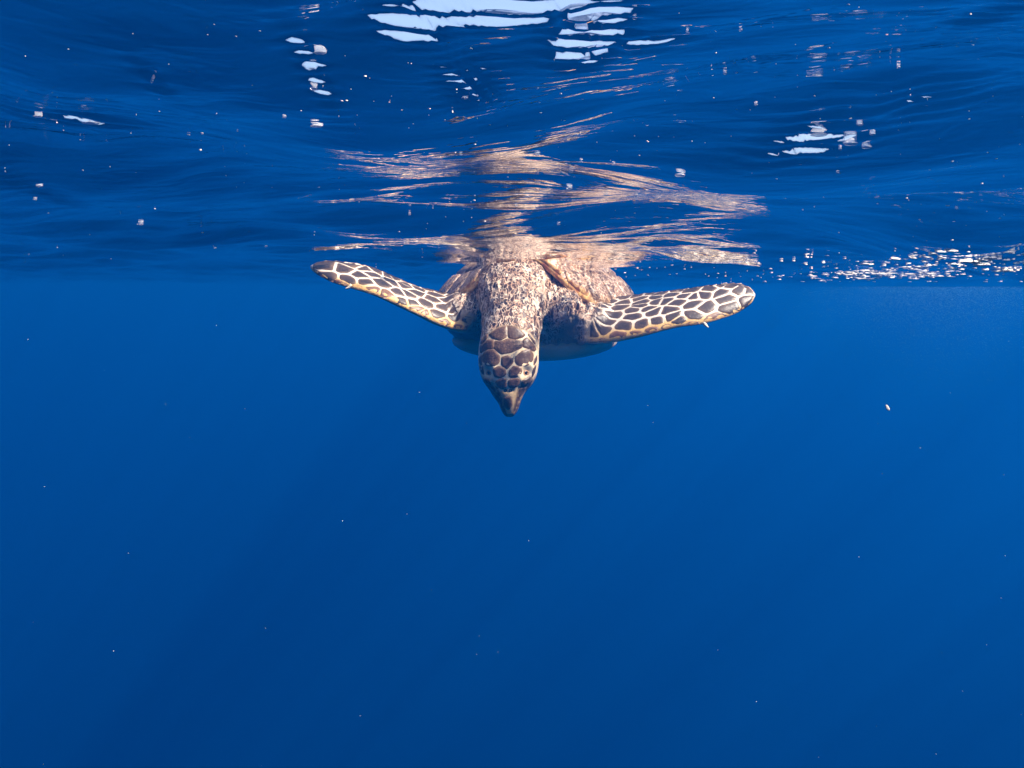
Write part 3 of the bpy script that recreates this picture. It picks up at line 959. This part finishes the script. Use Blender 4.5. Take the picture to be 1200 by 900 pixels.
bub_glint_me = []
for k in range(4):
    b = bmesh.new(); bmesh.ops.create_icosphere(b, subdivisions=3, radius=1)
    for v in b.verts:
        v.co *= 1 + 0.05 * noise.noise(v.co * 1.3 + Vector((k * 7, 0, 0)))
        if v.co.z > 0.25: v.co.z = 0.25 + (v.co.z - 0.25) * 0.75     # a little flattened against the surface film
    e = bpy.data.meshes.new('bubble_or_glint'); b.to_mesh(e); b.free()
    e.polygons.foreach_set('use_smooth', [True] * len(e.polygons)); e.materials.append(M_BUB_GLINT); bub_glint_me.append(e)
BUB_GLINT = [  # px, py, width px, height px; a few are sky glints modelled as beads
    (797, 202, 18, 10), (960, 155, 27, 9), (997, 164, 24, 11), (1016, 169, 16, 9), (1008, 144, 11, 6), (1023, 155, 10, 5),
    (667, 219, 12, 6), (630, 180, 10, 5), (710, 226, 10, 6), (746, 227, 8, 6), (681, 188, 6, 5), (719, 191, 6, 5),
    (618, 229, 8, 4), (850, 84, 7, 6), (886, 121, 6, 5), (744, 19, 8, 7), (806, 37, 6, 5), (982, 201, 6, 5),
    (1053, 77, 6, 5), (165, 261, 9, 5), (252, 289, 5, 4), (312, 287, 5, 4), (46, 216, 10, 5), (41, 232, 6, 4),
    (178, 92, 5, 9), (333, 136, 7, 4), (375, 60, 22, 5), (366, 78, 10, 5), (367, 100, 13, 9), (371, 146, 22, 5),
    (545, 112, 12, 6), (44, 134, 14, 4), (64, 138, 14, 4), (106, 141, 28, 5), (540, 180, 7, 4), (605, 240, 6, 4),
    (655, 262, 7, 4), (480, 250, 5, 4), (985, 173, 6, 6), (868, 33, 6, 6)]
for i, (px, py, bw, bh) in enumerate(BUB_GLINT):
    s = surf_at(px, py); k = s.length / FPX
    o = bpy.data.objects.new('bubble_or_glint', bub_glint_me[i % 4]); C.objects.link(o)
    rx, rz = bw * k * 0.32, bh * k * 0.27
    o.location = Vector((s.x, s.y, float(height(s.x, s.y)) - rz * 1.0)); o.scale = (rx, rx * 0.8, rz * 0.8)
    o.rotation_euler = (0, 0, random.uniform(-0.3, 0.3))
    if (px, py) == (797, 202): lb = 'oval pale air bubble alone beside the mirrored reflection of the turtle'
    elif px > 940 and 140 < py < 180: lb = 'flat white air bubble in the loose cluster beyond the mirrored flipper'
    elif 360 < px < 380: lb = 'white bead standing in for a sky glint in the upright file of four under the surface'
    elif px < 110 and py < 145: lb = 'flat white bead standing in for a sky glint in the short row far out beside the upraised flipper'
    elif 600 < px < 760 and 175 < py < 270: lb = 'small round air bubble over the broken reflection of the turtle'
    elif px < 340: lb = 'tiny air bubble dotted on the plain blue surface beside the upraised flipper'
    else: lb = 'tiny air bubble scattered high above the reflection of the turtle'
    tag(o, lb, 'bubble', 'air bubbles under the sea surface')

def specks(name, pts, mat, parent=None, octa=False):
    """pts: (position, rx, ry, rz, heading): many tiny faceted beads in one mesh"""
    b = bmesh.new(); bmesh.ops.create_icosphere(b, subdivisions=1, radius=1)
    bv = np.array([list(v.co) for v in b.verts]); bf = np.array([[v.index for v in f.verts] for f in b.faces]); b.free()
    if octa:
        bv = np.array([[1, 0, 0], [-1, 0, 0], [0, 1, 0], [0, -1, 0], [0, 0, 1], [0, 0, -1]], float)
        bf = np.array([[0, 2, 4], [2, 1, 4], [1, 3, 4], [3, 0, 4], [2, 0, 5], [1, 2, 5], [3, 1, 5], [0, 3, 5]])
    V, F = [], []
    for i, (p, rx, ry, rz, a) in enumerate(pts):
        c, s = math.cos(a), math.sin(a)
        q = bv * (1 + 0.25 * np.sin(bv[:, [1, 2, 0]] * 3 + i)) * np.array([rx, ry, rz])
        V.append(np.stack([q[:, 0] * c - q[:, 1] * s, q[:, 0] * s + q[:, 1] * c, q[:, 2]], 1) + np.array(p)); F.append(bf + i * len(bv))
    V = np.concatenate(V); F = np.concatenate(F)
    return mesh_obj(name, V.tolist(), F.tolist(), mat, parent)

rg = random.Random(3)
pts = []
def on_surface(px, py, wpx, hpx, drop=0.08):
    s = surf_at(px, py); k = s.length / FPX
    rx, rz = wpx * k / 2, hpx * k / 2
    pts.append(((s.x, s.y, float(height(s.x, s.y)) - rz * drop), rx, min(rx * 0.9, 0.006), rz, rg.uniform(-0.3, 0.3)))
# sun glitter right of the turtle, modelled as rising streaks of pale beads
for line in range(9):
    x0 = 885 + 22 * line + rg.uniform(-15, 15); y0 = 329 - rg.random() * 10; rise = rg.uniform(0.06, 0.22); ln = rg.uniform(120, 320)
    for _ in range(62):
        q = rg.random(); px = x0 + ln * q
        if px > 1215: continue
        py = y0 - rise * ln * q * (0.6 + 0.4 * q) + rg.gauss(0, 2.0)
        if noise.noise(Vector((px * 0.03, py * 0.1, line * 3.1))) < -0.05: continue
        on_surface(px, min(py, 330), min(26, rg.expovariate(1 / 7.0) + 2), rg.uniform(0.35, 0.9))
for _ in range(150): on_surface(880 + 330 * rg.random(), min(330, 316 + rg.gauss(0, 12)), rg.uniform(1.2, 6), rg.uniform(0.4, 0.9))
for _ in range(45): on_surface(rg.uniform(720, 900), rg.gauss(316, 8), rg.uniform(0.8, 3.2), rg.uniform(0.6, 1.2))
for _ in range(85): on_surface(rg.uniform(0, 560), rg.uniform(20, 325), 0.5 + rg.expovariate(1 / 0.9), rg.uniform(0.5, 1.3))
for _ in range(130): on_surface(rg.uniform(500, 1200), min(322, max(5, rg.gauss(170, 75))), 0.5 + rg.expovariate(1 / 1.0), rg.uniform(0.5, 1.4))
fo = specks('glitter_froth', pts, M_GLITTER_FROTH)
tag(fo, 'sun glitter put in as white bead streaks, with tiny bubbles dotted along the sea surface', 'glitter_froth', kind='stuff')
pts = []
for _ in range(70):    # fine snow through the water
    Y = rg.uniform(0.5, 3.5); p = P(rg.uniform(-200, 1400), rg.uniform(335, 930), Y); s = rg.uniform(0.25, 0.62) * Y / FPX
    pts.append((p, s, s, s * rg.uniform(0.5, 1), rg.uniform(0, 3)))
pts2 = []
for _ in range(32000):    # a drift of micro bubbles under the glitter band
    Y = rg.uniform(1.6, 3.4); p = P(rg.gauss(1110, 75), 336 + rg.expovariate(1 / 30), Y); s = rg.uniform(0.05, 0.135) * Y / FPX
    pts2.append((p, s, s, s, 0))
t = NT('micro_bubble'); t.principled((0.30, 0.72, 0.92), 0.3); M_MICRO = t.m
tag(specks('micro_bubbles', pts2, M_MICRO, octa=True), 'pale drift of microscopic bubbles hanging in the water below the glitter', 'bubbles', kind='stuff')
tag(specks('marine_snow', pts, M_GLITTER_FROTH), 'fine pale specks drifting in the open water', 'specks', kind='stuff')

# one larger crumb of weed drifting right of the turtle
cpos = P(1040, 478, 1.6)
rr = []
for t_ in np.linspace(0, 1, 8):
    cc = Vector((-0.0035 + 0.007 * t_, 0.001 * math.sin(5 * t_), 0.006 - 0.012 * t_)); k = 0.0032 * math.sin(math.pi * min(0.97, max(0.05, t_))) ** 0.6
    rr.append([cc + Vector((k * math.cos(a), k * 0.5 * math.sin(a), k * 0.4 * math.cos(a))) * (1 + 0.2 * math.sin(3 * a + t_ * 6)) for a in np.linspace(0, 2 * math.pi, 10, endpoint=False)])
V, F = loft(rr); o = mesh_obj('drifting_crumb', V, F, M_SPECK); o.location = cpos
tag(o, 'tiny pale tan crumb drifting alone in open blue water', 'debris')
